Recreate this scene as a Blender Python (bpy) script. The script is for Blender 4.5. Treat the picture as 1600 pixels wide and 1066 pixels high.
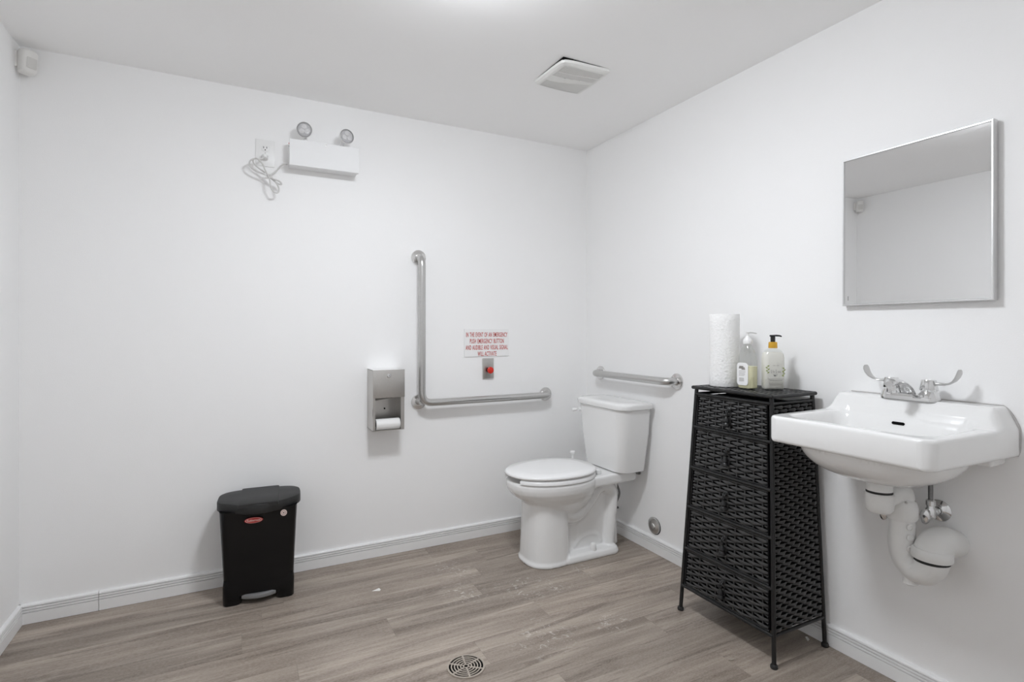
import bpy, bmesh, math, random
from mathutils import Vector, Matrix

# ------------------------------------------------------------------ camera, light, exposure
scene = bpy.context.scene
for o in list(bpy.data.objects):
    bpy.data.objects.remove(o)
COL = scene.collection
PI = math.pi
ROOM_W, ROOM_H, ROOM_D = 2.613, 2.2, 2.90          # metres; corner of back and right wall is the origin
CAM = Vector((-1.882, -2.672, 1.12))
YAW = math.radians(27.25)
cam_data = bpy.data.cameras.new('camera')
cam_data.sensor_fit = 'HORIZONTAL'
cam_data.sensor_width = 36
cam_data.lens = 839 / 1600 * 36
cam_data.shift_y = -17 / 1600
cam_data.clip_start = 0.02
cam = bpy.data.objects.new('camera', cam_data)
COL.objects.link(cam)
cam.location = CAM
cam.rotation_euler = (PI / 2, 0, -YAW)
scene.camera = cam
world = bpy.data.worlds.new('world')
scene.world = world
world.use_nodes = True
world.node_tree.nodes['Background'].inputs[0].default_value = (1, 1, 1, 1)
world.node_tree.nodes['Background'].inputs[1].default_value = 0.3
vs = scene.view_settings
vs.view_transform = 'Standard'
vs.look = 'None'
vs.gamma = 1
vs.use_curve_mapping = False
vs.exposure = 2.27
LAMP_POS = (-1.31, -1.355)
LAMP_EMIT = 19.0
LAMP_RAD = 0.15
random.seed(7)
scene.cycles.max_bounces = 12          # a small white room: most of its light has bounced many times
scene.cycles.diffuse_bounces = 11
scene.cycles.glossy_bounces = 8

# ------------------------------------------------------------------ materials
def mat(name, col=(.8, .8, .8), rough=.5, metal=0.0, spec=.5, noise=None, bump=None, trans=0.0, ior=1.45, coat=0.0, emit=None):
    """noise=(scale, amount) varies the colour, bump=(scale, strength, distance)"""
    m = bpy.data.materials.new(name)
    m.use_nodes = True
    nt = m.node_tree
    b = nt.nodes['Principled BSDF']
    b.inputs['Base Color'].default_value = (*col, 1)
    b.inputs['Roughness'].default_value = rough
    b.inputs['Metallic'].default_value = metal
    b.inputs['Specular IOR Level'].default_value = spec
    b.inputs['Transmission Weight'].default_value = trans
    b.inputs['IOR'].default_value = ior
    b.inputs['Coat Weight'].default_value = coat
    if emit:
        b.inputs['Emission Color'].default_value = (*emit[:3], 1)
        b.inputs['Emission Strength'].default_value = emit[3]
    tc = nt.nodes.new('ShaderNodeTexCoord')
    if noise is None:
        noise = (30, .03)
    n = nt.nodes.new('ShaderNodeTexNoise')
    n.inputs['Scale'].default_value = noise[0]
    n.inputs['Detail'].default_value = 4
    nt.links.new(tc.outputs['Object'], n.inputs['Vector'])
    mr = nt.nodes.new('ShaderNodeMapRange')
    mr.inputs['To Min'].default_value = 1 - noise[1]
    mr.inputs['To Max'].default_value = 1 + noise[1]
    nt.links.new(n.outputs['Fac'], mr.inputs['Value'])
    mx = nt.nodes.new('ShaderNodeVectorMath')
    mx.operation = 'SCALE'
    mx.inputs[0].default_value = col
    nt.links.new(mr.outputs['Result'], mx.inputs['Scale'])
    nt.links.new(mx.outputs['Vector'], b.inputs['Base Color'])
    if bump:
        n2 = nt.nodes.new('ShaderNodeTexNoise')
        n2.inputs['Scale'].default_value = bump[0]
        n2.inputs['Detail'].default_value = 5
        nt.links.new(tc.outputs['Object'], n2.inputs['Vector'])
        bp = nt.nodes.new('ShaderNodeBump')
        bp.inputs['Strength'].default_value = bump[1]
        bp.inputs['Distance'].default_value = bump[2]
        nt.links.new(n2.outputs['Fac'], bp.inputs['Height'])
        nt.links.new(bp.outputs['Normal'], b.inputs['Normal'])
    return m

M = {}
M['wall'] = mat('wall_paint', (.90, .90, .90), .55, spec=.3, noise=(2.5, .008), bump=(260, .12, .002))
M['ceiling'] = mat('ceiling_paint', (.95, .95, .95), .7, spec=.2, noise=(2.5, .008), bump=(200, .1, .002))
M['trim'] = mat('trim_paint', (.84, .84, .84), .35, noise=(8, .02))
M['gap'] = mat('shadow_gap', (.06, .052, .046), .9)
M['porcelain'] = mat('porcelain', (.82, .82, .815), .12, coat=.3, noise=(5, .01))
M['seat'] = mat('seat_plastic', (.85, .85, .85), .22, noise=(5, .01))
M['steel'] = mat('brushed_steel', (.58, .575, .565), .30, 1.0, noise=(120, .06), bump=(400, .05, .001))
M['panel_steel'] = mat('satin_steel', (.56, .545, .525), .36, 1.0, noise=(150, .05))
M['bright_steel'] = mat('polished_steel', (.75, .74, .73), .16, 1.0)
M['mirror_steel'] = mat('mirror_polished_steel', (.86, .85, .84), .06, 1.0, noise=(5, .0))
M['chrome'] = mat('chrome', (.72, .72, .72), .07, 1.0)
M['frame_chrome'] = mat('mirror_frame_metal', (.72, .72, .72), .38, 1.0)
M['mirror'] = mat('mirror_glass', (.80, .80, .80), .015, 1.0, noise=(3, .0))
M['white_plastic'] = mat('white_plastic', (.82, .82, .815), .35)
M['white_metal'] = mat('white_enamel', (.86, .865, .87), .6, spec=.3, noise=(10, .01))
M['pvc'] = mat('white_pvc', (.76, .76, .75), .32, noise=(20, .04))
M['black_plastic'] = mat('black_plastic', (.005, .005, .0055), .14, spec=.35, noise=(60, .2))
M['lid_plastic'] = mat('grained_black_plastic', (.022, .022, .022), .5, noise=(90, .3), bump=(500, .4, .001))
M['pedal'] = mat('grey_pedal', (.22, .22, .22), .4, .3)
M['wicker'] = mat('black_wicker', (.050, .050, .0505), .30, noise=(70, .5), bump=(300, .3, .001))
M['rod'] = mat('black_rod', (.012, .012, .0125), .32, noise=(60, .3))
M['dark'] = mat('dark_recess', (.004, .004, .004), .9, spec=.1)
M['rubber'] = mat('dark_rubber', (.02, .02, .02), .6)
M['red'] = mat('red_button_plastic', (.62, .025, .012), .35)
M['red_ink'] = mat('red_ink', (.50, .055, .04), .6)
M['badge'] = mat('red_badge', (.50, .03, .025), .35)
M['badge_text'] = mat('pale_badge_lettering', (.80, .55, .50), .5)
M['sticker'] = mat('pale_sticker', (.72, .58, .53), .6)
M['black_ink'] = mat('black_ink', (.02, .02, .02), .6)
M['grey_ink'] = mat('grey_ink', (.33, .31, .29), .6)
M['green_ink'] = mat('green_ink', (.30, .36, .10), .6)
M['paper'] = mat('paper', (.86, .86, .85), .9, spec=.1, noise=(40, .02))
M['towel'] = mat('embossed_paper', (.88, .88, .875), .95, spec=.1, noise=(60, .03), bump=(115, .9, .0035))
M['soap_yellow'] = mat('yellow_liquid_soap', (.84, .80, .54), .25, noise=(8, .03))
M['soap_pink'] = mat('blush_liquid_soap', (.84, .815, .765), .3, noise=(12, .04))
M['label'] = mat('white_label', (.85, .85, .85), .5)
M['gold'] = mat('amber_collar', (.75, .43, .05), .25, .35)
M['black_pump'] = mat('black_pump', (.015, .015, .015), .25)
M['cord'] = mat('white_cord', (.62, .61, .60), .5)
M['lens'] = mat('lamp_lens', (.56, .56, .575), .12, .2, noise=(160, .25))
M['lens_ring'] = mat('lens_ring', (.33, .33, .33), .3)
M['led'] = mat('led_reflector', (.74, .74, .75), .2, .4)
M['hose'] = mat('braided_hose', (.22, .22, .22), .35, .8, noise=(300, .4))
M['caulk'] = mat('aged_caulk', (.45, .44, .43), .8, noise=(60, .2))
M['drain'] = mat('drain_bronze', (.40, .35, .30), .5, .0, noise=(80, .2))
M['flake'] = mat('paint_flake', (.84, .83, .81), .7)
M['vent'] = mat('vent_plastic', (.80, .80, .78), .4, noise=(8, .015))
M['vent_back'] = mat('vent_back_plastic', (.30, .30, .29), .7)
M['detector'] = mat('detector_plastic', (.80, .79, .77), .4)
M['detector_lens'] = mat('detector_lens', (.66, .65, .63), .5)
M['lamp'] = mat('lamp_diffuser', (.9, .9, .9), .5, emit=(.950, .985, 1.03, LAMP_EMIT))

def wood_material():
    m = bpy.data.materials.new('vinyl_plank')
    m.use_nodes = True
    nt = m.node_tree
    N = nt.nodes.new
    L = nt.links.new
    b = nt.nodes['Principled BSDF']
    geo = N('ShaderNodeNewGeometry')
    oi = N('ShaderNodeObjectInfo')
    comb = N('ShaderNodeCombineXYZ')
    mul = N('ShaderNodeMath'); mul.operation = 'MULTIPLY'; mul.inputs[1].default_value = 37.0
    L(oi.outputs['Random'], mul.inputs[0])
    L(mul.outputs[0], comb.inputs[0]); L(mul.outputs[0], comb.inputs[1]); L(mul.outputs[0], comb.inputs[2])
    add = N('ShaderNodeVectorMath'); add.operation = 'ADD'
    L(geo.outputs['Position'], add.inputs[0]); L(comb.outputs[0], add.inputs[1])
    def noise(scale, stretch, detail, rough=.6, dist=0.0):
        mp = N('ShaderNodeMapping'); mp.inputs['Scale'].default_value = (stretch, 1, 1)
        L(add.outputs[0], mp.inputs['Vector'])
        n = N('ShaderNodeTexNoise'); n.inputs['Scale'].default_value = scale
        n.inputs['Detail'].default_value = detail; n.inputs['Roughness'].default_value = rough
        n.inputs['Distortion'].default_value = dist
        L(mp.outputs[0], n.inputs['Vector'])
        return n.outputs['Fac']
    def mix(fac, a, c, mode='MIX'):
        mx = N('ShaderNodeMix'); mx.data_type = 'RGBA'; mx.blend_type = mode
        for sock, v in ((mx.inputs[0], fac), (mx.inputs[6], a), (mx.inputs[7], c)):
            if hasattr(v, 'links'): L(v, sock)
            elif isinstance(v, tuple): sock.default_value = (*v, 1)
            else: sock.default_value = v
        return mx.outputs[2]
    def ramp(fac, p0, p1):
        mr = N('ShaderNodeMapRange'); mr.inputs['From Min'].default_value = p0; mr.inputs['From Max'].default_value = p1
        L(fac, mr.inputs['Value'])
        return mr.outputs[0]
    broad = ramp(noise(11, .10, 4, .55, .6), .36, .64)
    grain = ramp(noise(60, .05, 6, .7, .5), .24, .56)
    vein = ramp(noise(13, .075, 6, .70, 1.6), .525, .635)
    speck = ramp(noise(420, .25, 2), .40, .62)
    col = mix(broad, (.218, .176, .143), (.432, .368, .310))
    col = mix(grain, (.205, .163, .132), col)
    f = N('ShaderNodeMath'); f.operation = 'MULTIPLY'; f.inputs[1].default_value = .78
    L(vein, f.inputs[0])
    col = mix(f.outputs[0], col, (.135, .104, .083))
    f2 = N('ShaderNodeMath'); f2.operation = 'MULTIPLY'; f2.inputs[1].default_value = .25
    L(speck, f2.inputs[0])
    col = mix(f2.outputs[0], col, (.56, .51, .46))
    # tone of each plank
    tone = N('ShaderNodeMapRange'); tone.inputs['To Min'].default_value = .88; tone.inputs['To Max'].default_value = 1.14
    L(oi.outputs['Random'], tone.inputs['Value'])
    sc = N('ShaderNodeVectorMath'); sc.operation = 'SCALE'
    L(col, sc.inputs[0]); L(tone.outputs[0], sc.inputs['Scale'])
    col = sc.outputs[0]
    # dried white smears near the toilet
    mask = None
    for (x, y, r) in ((-1.02, -.27, .10), (-.95, -.36, .11), (-.78, -.62, .15), (-.62, -.66, .12), (-1.02, -.55, .12), (-.88, -.98, .16), (-.45, -.60, .08), (-.60, -1.02, .10)):
        d = N('ShaderNodeVectorMath'); d.operation = 'DISTANCE'; d.inputs[1].default_value = (x, y, 0)
        L(geo.outputs['Position'], d.inputs[0])
        mr = N('ShaderNodeMapRange'); mr.inputs['From Min'].default_value = r; mr.inputs['From Max'].default_value = r * .25
        L(d.outputs['Value'], mr.inputs['Value'])
        if mask is None: mask = mr.outputs[0]
        else:
            mm = N('ShaderNodeMath'); mm.operation = 'MAXIMUM'; L(mask, mm.inputs[0]); L(mr.outputs[0], mm.inputs[1]); mask = mm.outputs[0]
    sn = N('ShaderNodeTexNoise'); sn.inputs['Scale'].default_value = 42; sn.inputs['Detail'].default_value = 6; sn.inputs['Roughness'].default_value = .72; sn.inputs['Distortion'].default_value = 1.5
    L(geo.outputs['Position'], sn.inputs['Vector'])
    sm = N('ShaderNodeMath'); sm.operation = 'MULTIPLY'; L(ramp(sn.outputs['Fac'], .56, .63), sm.inputs[0]); L(mask, sm.inputs[1])
    sm2 = N('ShaderNodeMath'); sm2.operation = 'MULTIPLY'; sm2.inputs[1].default_value = .72; L(sm.outputs[0], sm2.inputs[0])
    col = mix(sm2.outputs[0], col, (.70, .67, .63))
    L(col, b.inputs['Base Color'])
    b.inputs['Roughness'].default_value = .42
    b.inputs['Specular IOR Level'].default_value = .4
    bp = N('ShaderNodeBump'); bp.inputs['Strength'].default_value = .25; bp.inputs['Distance'].default_value = .001
    L(grain, bp.inputs['Height']); L(bp.outputs[0], b.inputs['Normal'])
    return m
M['plank'] = wood_material()
def clear_material():
    # thin clear plastic: light passes straight through, a little is mirrored
    m = bpy.data.materials.new('clear_plastic')
    m.use_nodes = True
    nt = m.node_tree
    nt.nodes.remove(nt.nodes['Principled BSDF'])
    t = nt.nodes.new('ShaderNodeBsdfTransparent'); t.inputs['Color'].default_value = (.955, .965, .955, 1)
    g = nt.nodes.new('ShaderNodeBsdfGlossy'); g.inputs['Roughness'].default_value = .06; g.inputs['Color'].default_value = (.95, .95, .95, 1)
    mx = nt.nodes.new('ShaderNodeMixShader'); mx.inputs[0].default_value = .10
    nt.links.new(t.outputs[0], mx.inputs[1]); nt.links.new(g.outputs[0], mx.inputs[2])
    nt.links.new(mx.outputs[0], nt.nodes['Material Output'].inputs['Surface'])
    return m
M['clear'] = clear_material()

# ------------------------------------------------------------------ helpers
ORIG = {}
def empty(name, loc, label=None, cat=None, group=None):
    o = bpy.data.objects.new(name, None)
    o.empty_display_size = .05
    COL.objects.link(o)
    o.location = loc
    ORIG[o.name] = Vector(loc)
    tag(o, label, cat, group)
    return o
def tag(o, label=None, cat=None, group=None, kind=None):
    if label: o['label'] = label
    if cat: o['category'] = cat
    if group: o['group'] = group
    if kind: o['kind'] = kind
    return o

def rot_to(v):
    return Vector(v).to_track_quat('Z', 'Y').to_matrix()

class MB:
    def __init__(self):
        self.v, self.f = [], []
    def add(self, vs, fs, mx=None):
        b = len(self.v)
        self.v += [(mx @ Vector(p)) if mx is not None else Vector(p) for p in vs]
        self.f += [tuple(b + i for i in f) for f in fs]
        return self
    def box(self, x0, x1, y0, y1, z0, z1, mx=None):
        x0, x1 = sorted((x0, x1)); y0, y1 = sorted((y0, y1)); z0, z1 = sorted((z0, z1))
        return self.add([(x0, y0, z0), (x1, y0, z0), (x1, y1, z0), (x0, y1, z0), (x0, y0, z1), (x1, y0, z1), (x1, y1, z1), (x0, y1, z1)],
                        [(0, 3, 2, 1), (4, 5, 6, 7), (0, 1, 5, 4), (1, 2, 6, 5), (2, 3, 7, 6), (3, 0, 4, 7)], mx)
    def loft(self, loops, cap0=True, cap1=True, closed=True, mx=None, ring=False):
        n = len(loops[0]); vs = [p for l in loops for p in l]; fs = []
        k = n if closed else n - 1
        m = len(loops)
        for i in range(m if ring else m - 1):
            a, b2 = i * n, ((i + 1) % m) * n
            for j in range(k):
                q = (j + 1) % n
                fs.append((a + j, a + q, b2 + q, b2 + j))
        if cap0 and not ring: fs.append(tuple(reversed(range(n))))
        if cap1 and not ring: fs.append(tuple(range((m - 1) * n, m * n)))
        return self.add(vs, fs, mx)
    def tube(self, pts, r, seg=12, caps=True, ry=None, ring=False):
        """tube along pts with radius r (number or list)"""
        pts = [Vector(p) for p in pts]
        n = len(pts)
        rs = r if isinstance(r, (list, tuple)) else [r] * n
        T = []
        for i in range(n):
            a = pts[(i - 1) % n] if (ring or i > 0) else pts[i]
            b2 = pts[(i + 1) % n] if (ring or i < n - 1) else pts[i]
            T.append((b2 - a).normalized())
        ref = Vector((0, 0, 1)) if abs(T[0].z) < .9 else Vector((1, 0, 0))
        u = T[0].cross(ref).normalized()
        loops = []
        for i in range(n):
            u = (u - T[i] * u.dot(T[i])).normalized()
            w = T[i].cross(u)
            k = rs[i]
            loops.append([pts[i] + (u * math.cos(2 * PI * j / seg) + w * math.sin(2 * PI * j / seg)) * k for j in range(seg)])
        return self.loft(loops, caps, caps, ring=ring)
    def lathe(self, prof, seg=24, loc=(0, 0, 0), axis=(0, 0, 1), caps=True):
        """prof = [(radius, height)] along axis"""
        R3 = rot_to(axis); loc = Vector(loc)
        loops = [[loc + R3 @ Vector((max(r, 1e-5) * math.cos(2 * PI * j / seg), max(r, 1e-5) * math.sin(2 * PI * j / seg), h)) for j in range(seg)] for r, h in prof]
        return self.loft(loops, caps, caps)
    def build(self, name, m, parent=None, bevel=0, seg=2, sharp=40, kind=None, label=None, rem=None):
        bm = bmesh.new()
        vs = [bm.verts.new(p) for p in self.v]
        for f in self.f:
            try: bm.faces.new([vs[i] for i in f])
            except ValueError: pass
        bmesh.ops.remove_doubles(bm, verts=bm.verts, dist=1e-5)
        bmesh.ops.recalc_face_normals(bm, faces=bm.faces)
        if bevel:
            es = [e for e in bm.edges if len(e.link_faces) == 2 and e.calc_face_angle(0) > .5]
            bmesh.ops.bevel(bm, geom=es, offset=bevel, segments=seg, profile=.6, affect='EDGES', clamp_overlap=True)
        if parent is not None:
            p = parent
            while p.parent: p = p.parent
            off = ORIG.get(p.name, Vector((0, 0, 0)))
        else:
            co = [v.co for v in bm.verts]
            mn = Vector((min(c.x for c in co), min(c.y for c in co), min(c.z for c in co)))
            mxx = Vector((max(c.x for c in co), max(c.y for c in co), max(c.z for c in co)))
            off = Vector(((mn.x + mxx.x) / 2, (mn.y + mxx.y) / 2, mn.z))
        bmesh.ops.translate(bm, verts=bm.verts, vec=-off)
        lim = math.radians(sharp)
        for f in bm.faces: f.smooth = True
        for e in bm.edges:
            if len(e.link_faces) == 2 and e.calc_face_angle(0) > lim: e.smooth = False
        me = bpy.data.meshes.new(name)
        bm.to_mesh(me); bm.free()
        me.materials.append(M[m] if isinstance(m, str) else m)
        o = bpy.data.objects.new(name, me)
        COL.objects.link(o)
        if parent is not None: o.parent = parent
        else:
            o.location = off; ORIG[o.name] = off
        if rem:
            md = o.modifiers.new('merge', 'REMESH'); md.mode = 'VOXEL'; md.voxel_size = rem[0]; md.use_smooth_shade = True
            sm = o.modifiers.new('soften', 'SMOOTH'); sm.iterations = rem[1]; sm.factor = .5
        tag(o, label, None, None, kind)
        return o

def smooth_path(pts, n=8, closed=False):
    """Catmull-Rom through pts"""
    P = [Vector(p) for p in pts]; out = []
    m = len(P)
    for i in range(m if closed else m - 1):
        if closed: a, b, c, d = P[i - 1], P[i], P[(i + 1) % m], P[(i + 2) % m]
        else: a, b, c, d = P[max(i - 1, 0)], P[i], P[i + 1], P[min(i + 2, m - 1)]
        for k in range(n):
            t = k / n
            out.append(.5 * ((2 * b) + (c - a) * t + (2 * a - 5 * b + 4 * c - d) * t * t + (3 * b - a - 3 * c + d) * t ** 3))
    if not closed: out.append(P[-1])
    return out

def bend_path(pts, r, n=7):
    """polyline with circular-ish rounded corners of radius r"""
    P = [Vector(p) for p in pts]; out = [P[0]]
    for i in range(1, len(P) - 1):
        a = (P[i - 1] - P[i]).normalized(); c = (P[i + 1] - P[i]).normalized()
        s, e = P[i] + a * r, P[i] + c * r
        for k in range(n + 1):
            t = k / n
            out.append(s * (1 - t) ** 2 + P[i] * 2 * t * (1 - t) + e * t * t)
    out.append(P[-1])
    return out

def rrect(hx, hy, r, n=6):
    """rounded rectangle loop in 2D, counter-clockwise"""
    r = min(r, hx * .999, hy * .999); out = []
    for cx, cy, a0 in ((hx - r, hy - r, 0), (-hx + r, hy - r, 90), (-hx + r, -hy + r, 180), (hx - r, -hy + r, 270)):
        for k in range(n + 1):
            a = math.radians(a0 + 90 * k / n)
            out.append((cx + r * math.cos(a), cy + r * math.sin(a)))
    return out

def lerp(a, b, t): return a + (b - a) * t
def sstep(a, b, x):
    t = max(0, min(1, (x - a) / (b - a))); return t * t * (3 - 2 * t)

def text_mesh(txt, size, mx, name, m, parent, xs=1.0, bold=0.0, align='CENTER', depth=.0004, spc=1.0):
    """lettering as a thin solid; mx maps the text plane (x right, y up, z out) into the world"""
    cu = bpy.data.curves.new('lettering', 'FONT')
    cu.body = txt; cu.size = size; cu.align_x = align; cu.offset = bold; cu.extrude = depth; cu.resolution_u = 3; cu.space_character = spc; cu.space_word = 1.25 if spc > 1 else 1.0
    t = bpy.data.objects.new('lettering', cu); COL.objects.link(t)
    me = bpy.data.meshes.new_from_object(t.evaluated_get(bpy.context.evaluated_depsgraph_get()))
    bpy.data.objects.remove(t); bpy.data.curves.remove(cu)
    b = MB()
    b.add([(v.co.x * xs, v.co.y, v.co.z) for v in me.vertices], [tuple(p.vertices) for p in me.polygons], mx)
    bpy.data.meshes.remove(me)
    return b.build(name, m, parent)

def frame_mx(origin, right, up):
    r = Vector(right).normalized(); u = Vector(up).normalized(); n = r.cross(u)
    return Matrix(((r.x, u.x, n.x, origin[0]), (r.y, u.y, n.y, origin[1]), (r.z, u.z, n.z, origin[2]), (0, 0, 0, 1)))

# ------------------------------------------------------------------ room
W, H, D = ROOM_W, ROOM_H, ROOM_D
def struct(name, m, *b, **k):
    return tag(MB().box(*b).build(name, m, **k), kind='structure')
struct('wall_back', 'wall', -W - .1, .1, 0, .1, -.05, H + .1)['label'] = 'white painted wall behind the toilet'
struct('wall_right', 'wall', 0, .1, -D - .1, 0, -.05, H + .1)['label'] = 'white painted wall carrying sink and mirror'
struct('wall_left', 'wall', -W - .1, -W, -D - .1, 0, -.05, H + .1)['label'] = 'white painted side wall opposite the sink'
struct('wall_front', 'wall', -W, 0, -D - .1, -D, -.05, H + .1)['label'] = 'white painted wall facing the toilet wall'
struct('ceiling', 'ceiling', -W, 0, -D, 0, H, H + .1)['label'] = 'flat white ceiling'

floor = struct('floor', 'gap', -W, 0, -D, 0, -.03, -.0045)
floor['label'] = 'grey brown wood look vinyl plank floor'
PW, PL = .148, .912
known = {1: -1.706, 2: -1.790, 5: -1.700, 4: -1.36, 3: -.95, 6: -1.12, 0: -1.02}
for r in range(int(D / PW) + 2):
    y1 = -PW * r - .002
    y0 = max(y1 - PW, -D)
    y1 = min(y1, 0)
    if y1 - y0 < .01: continue
    j = known.get(r, -random.uniform(0, PL))
    while j > -W: j -= PL
    while j < 0:
        a, b = max(j, -W), min(j + PL, 0)
        if b - a > .004:
            g = .00012
            MB().box(a + g, b - g, y0 + g, y1 - g, -.0042, 0).build('plank', 'plank', floor, bevel=.0003, seg=1)
        j += PL

BP = [(0, 0.001), (.013, 0.001), (.013, .0420), (.0060, .0432), (.0060, .0450), (.013, .0462), (.013, .0520), (.0060, .0532), (.0060, .0552), (.013, .0564), (.013, .0622), (.0060, .0634), (.0060, .0654), (.013, .0666), (.0125, .0712), (.010, .0745), (.006, .0760), (0, .0760)]
def board(parent, a, b, inward):
    """a, b on the floor along the wall; inward = direction into the room"""
    a, b, n = Vector(a), Vector(b), Vector(inward)
    loops = [[p + n * o + Vector((0, 0, z)) for o, z in BP] for p in (a, b)]
    return MB().loft(loops).build('board', 'trim', parent, sharp=25)
def skirting(name, label, runs, inward):
    root = empty(name, runs[0][0]); tag(root, label, kind='structure')
    for a, b in runs: board(root, a, b, inward)
    return root
skirting('baseboard_back', 'white grooved baseboard along the toilet wall', [((-W, 0, 0), (-2.3678, 0, 0)), ((-2.3662, 0, 0), (0, 0, 0))], (0, -1, 0))
skirting('baseboard_right', 'white grooved baseboard below the sink', [((0, 0, 0), (0, -D, 0))], (-1, 0, 0))
skirting('baseboard_left', 'white grooved baseboard on the wall opposite the sink', [((-W, 0, 0), (-W, -D, 0))], (1, 0, 0))
skirting('baseboard_front', 'white grooved baseboard facing the toilet wall', [((-W, -D, 0), (0, -D, 0))], (0, 1, 0))

# ------------------------------------------------------------------ ceiling lamp (its dome ends just above the frame)
lx, ly = LAMP_POS
lamp = empty('ceiling_lamp', (lx, ly, H), 'round flush ceiling lamp with glowing white dome', 'lamp')
MB().lathe([(LAMP_RAD + .010, H), (LAMP_RAD + .012, H - .014), (LAMP_RAD + .006, H - .023), (LAMP_RAD - .01, H - .023)], 48, (lx, ly, 0)).build('base_ring', 'white_metal', lamp)
MB().lathe([(LAMP_RAD * math.cos(a), H - .022 - .046 * math.sin(a)) for a in [PI / 2 * k / 12 for k in range(13)]], 48, (lx, ly, 0)).build('diffuser', 'lamp', lamp)

# ------------------------------------------------------------------ sink
SY = -1.772                       # centre line of the sink
sink = empty('wall_sink', (0, SY, .68), 'white porcelain wall hung sink with raised back ledge', 'sink')
SD, ZR, ZL = .412, .856, .911     # depth from wall, rim height, ledge height
def sink_hw(d):
    w = lerp(.240, .224, d / SD); r = .034
    if d > SD - r:
        w -= r - math.sqrt(max(0, r * r - (r - (SD - d)) ** 2))
    return w
def basin_sdf(s, d):
    """distance to the basin opening outline (negative inside)"""
    cx, hx, hy, r = .238, .128, .188, .045
    hy2 = hy
    qx, qy = abs(d - cx) - hx + r, abs(s) - hy2 + r
    return math.hypot(max(qx, 0), max(qy, 0)) + min(max(qx, qy), 0) - r
def sink_top(s, d):
    hw = sink_hw(d)
    e = min(hw - abs(s), SD - d)                       # distance to the free edge
    led = (1 - sstep(.062, .118, d)) * sstep(-.004, .034, hw - abs(s))
    z = ZR + (ZL - ZR) * led
    q = basin_sdf(s, d)
    if q < .012:
        t = sstep(.012, -.050, q)
        dep = .115 * t + .028 * sstep(-.03, -.125, q)
        wall = ZR - dep
        z = min(z, wall) if d > .118 else lerp(z, min(z, wall), sstep(.06, .118, d))
    r = .011
    if e < r: z -= r - math.sqrt(max(0, r * r - (r - e) ** 2))
    return z
def sink_bot(s, d):
    hw = sink_hw(d)
    e = min(hw - abs(s), SD - d)
    z = .776
    cx = .215
    q = ((abs(s) / .198) ** 2.6 + (abs(d - cx) / .178) ** 2.6)
    if q < 1: z -= .092 * (1 - q) ** .55
    r = .012
    if e < r: z += r - math.sqrt(max(0, r * r - (r - e) ** 2))
    return z
NS, ND = 120, 110
def edge_dense(t): return t + .0
us = []
for i in range(NS + 1):
    t = -1 + 2 * i / NS
    us.append(math.copysign(1 - (1 - abs(t)) ** 1.25, t))
ds = [SD * (1 - (1 - k / ND) ** 1.25) for k in range(ND + 1)]
def sheet(fn):
    vs, fs = [], []
    for d in ds:
        for t in us:
            s = t * sink_hw(d)
            vs.append((-max(d, .0005), SY + s, fn(s, d)))
    n = NS + 1
    for i in range(ND):
        for j in range(NS):
            fs.append((i * n + j, i * n + j + 1, (i + 1) * n + j + 1, (i + 1) * n + j))
    return vs, fs
b = MB()
v1, f1 = sheet(sink_top); v2, f2 = sheet(sink_bot)
b.add(v1, f1); off = len(v1); b.add(v2, [tuple(reversed(f)) for f in f2])
n = NS + 1
per = [j for j in range(n)] + [i * n + n - 1 for i in range(1, ND + 1)] + [ND * n + j for j in range(n - 2, -1, -1)] + [i * n for i in range(ND - 1, 0, -1)]
for a, c in zip(per, per[1:] + per[:1]): b.f.append((a, c, off + c, off + a))
b.build('basin', 'porcelain', sink, sharp=60)
MB().lathe([(.0, .0), (.030, 0), (.031, .002), (.024, .004), (.020, .001), (.0, .001)], 28, (-.238, SY, .7155)).build('drain_flange', 'chrome', sink)
# overflow slot in the sloping back of the basin
lp = rrect(.0175, .0042, .0041, 5)
dov = .113
zov = sink_top(0, dov); slope = (sink_top(0, dov + .006) - sink_top(0, dov - .006)) / .012
mxo = frame_mx((-dov, SY + .002, zov), (0, -1, 0), (1, 0, -slope))
MB().loft([[(p[0], p[1], -.004) for p in lp], [(p[0], p[1], .0026) for p in lp]], mx=mxo).build('overflow_slot', 'dark', sink)
# rear mounting lug seen under the right end, caulk at the wall
MB().box(-.085, -.001, SY - .212, SY - .10, .750, .778).build('mounting_lug', 'porcelain', sink, bevel=.012, seg=4)
MB().tube(smooth_path([(-.002, SY - .203, .9115), (-.002, SY - .217, .899), (-.002, SY - .231, .874), (-.002, SY - .2395, .848), (-.002, SY - .2395, .80), (-.002, SY - .234, .779)], 6), .0036, 8).build('caulk_bead', 'caulk', sink)
MB().tube([(-.002, SY + .205, .9115), (-.002, SY - .205, .9115)], .0022, 8).build('caulk_bead', 'caulk', sink)

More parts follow.
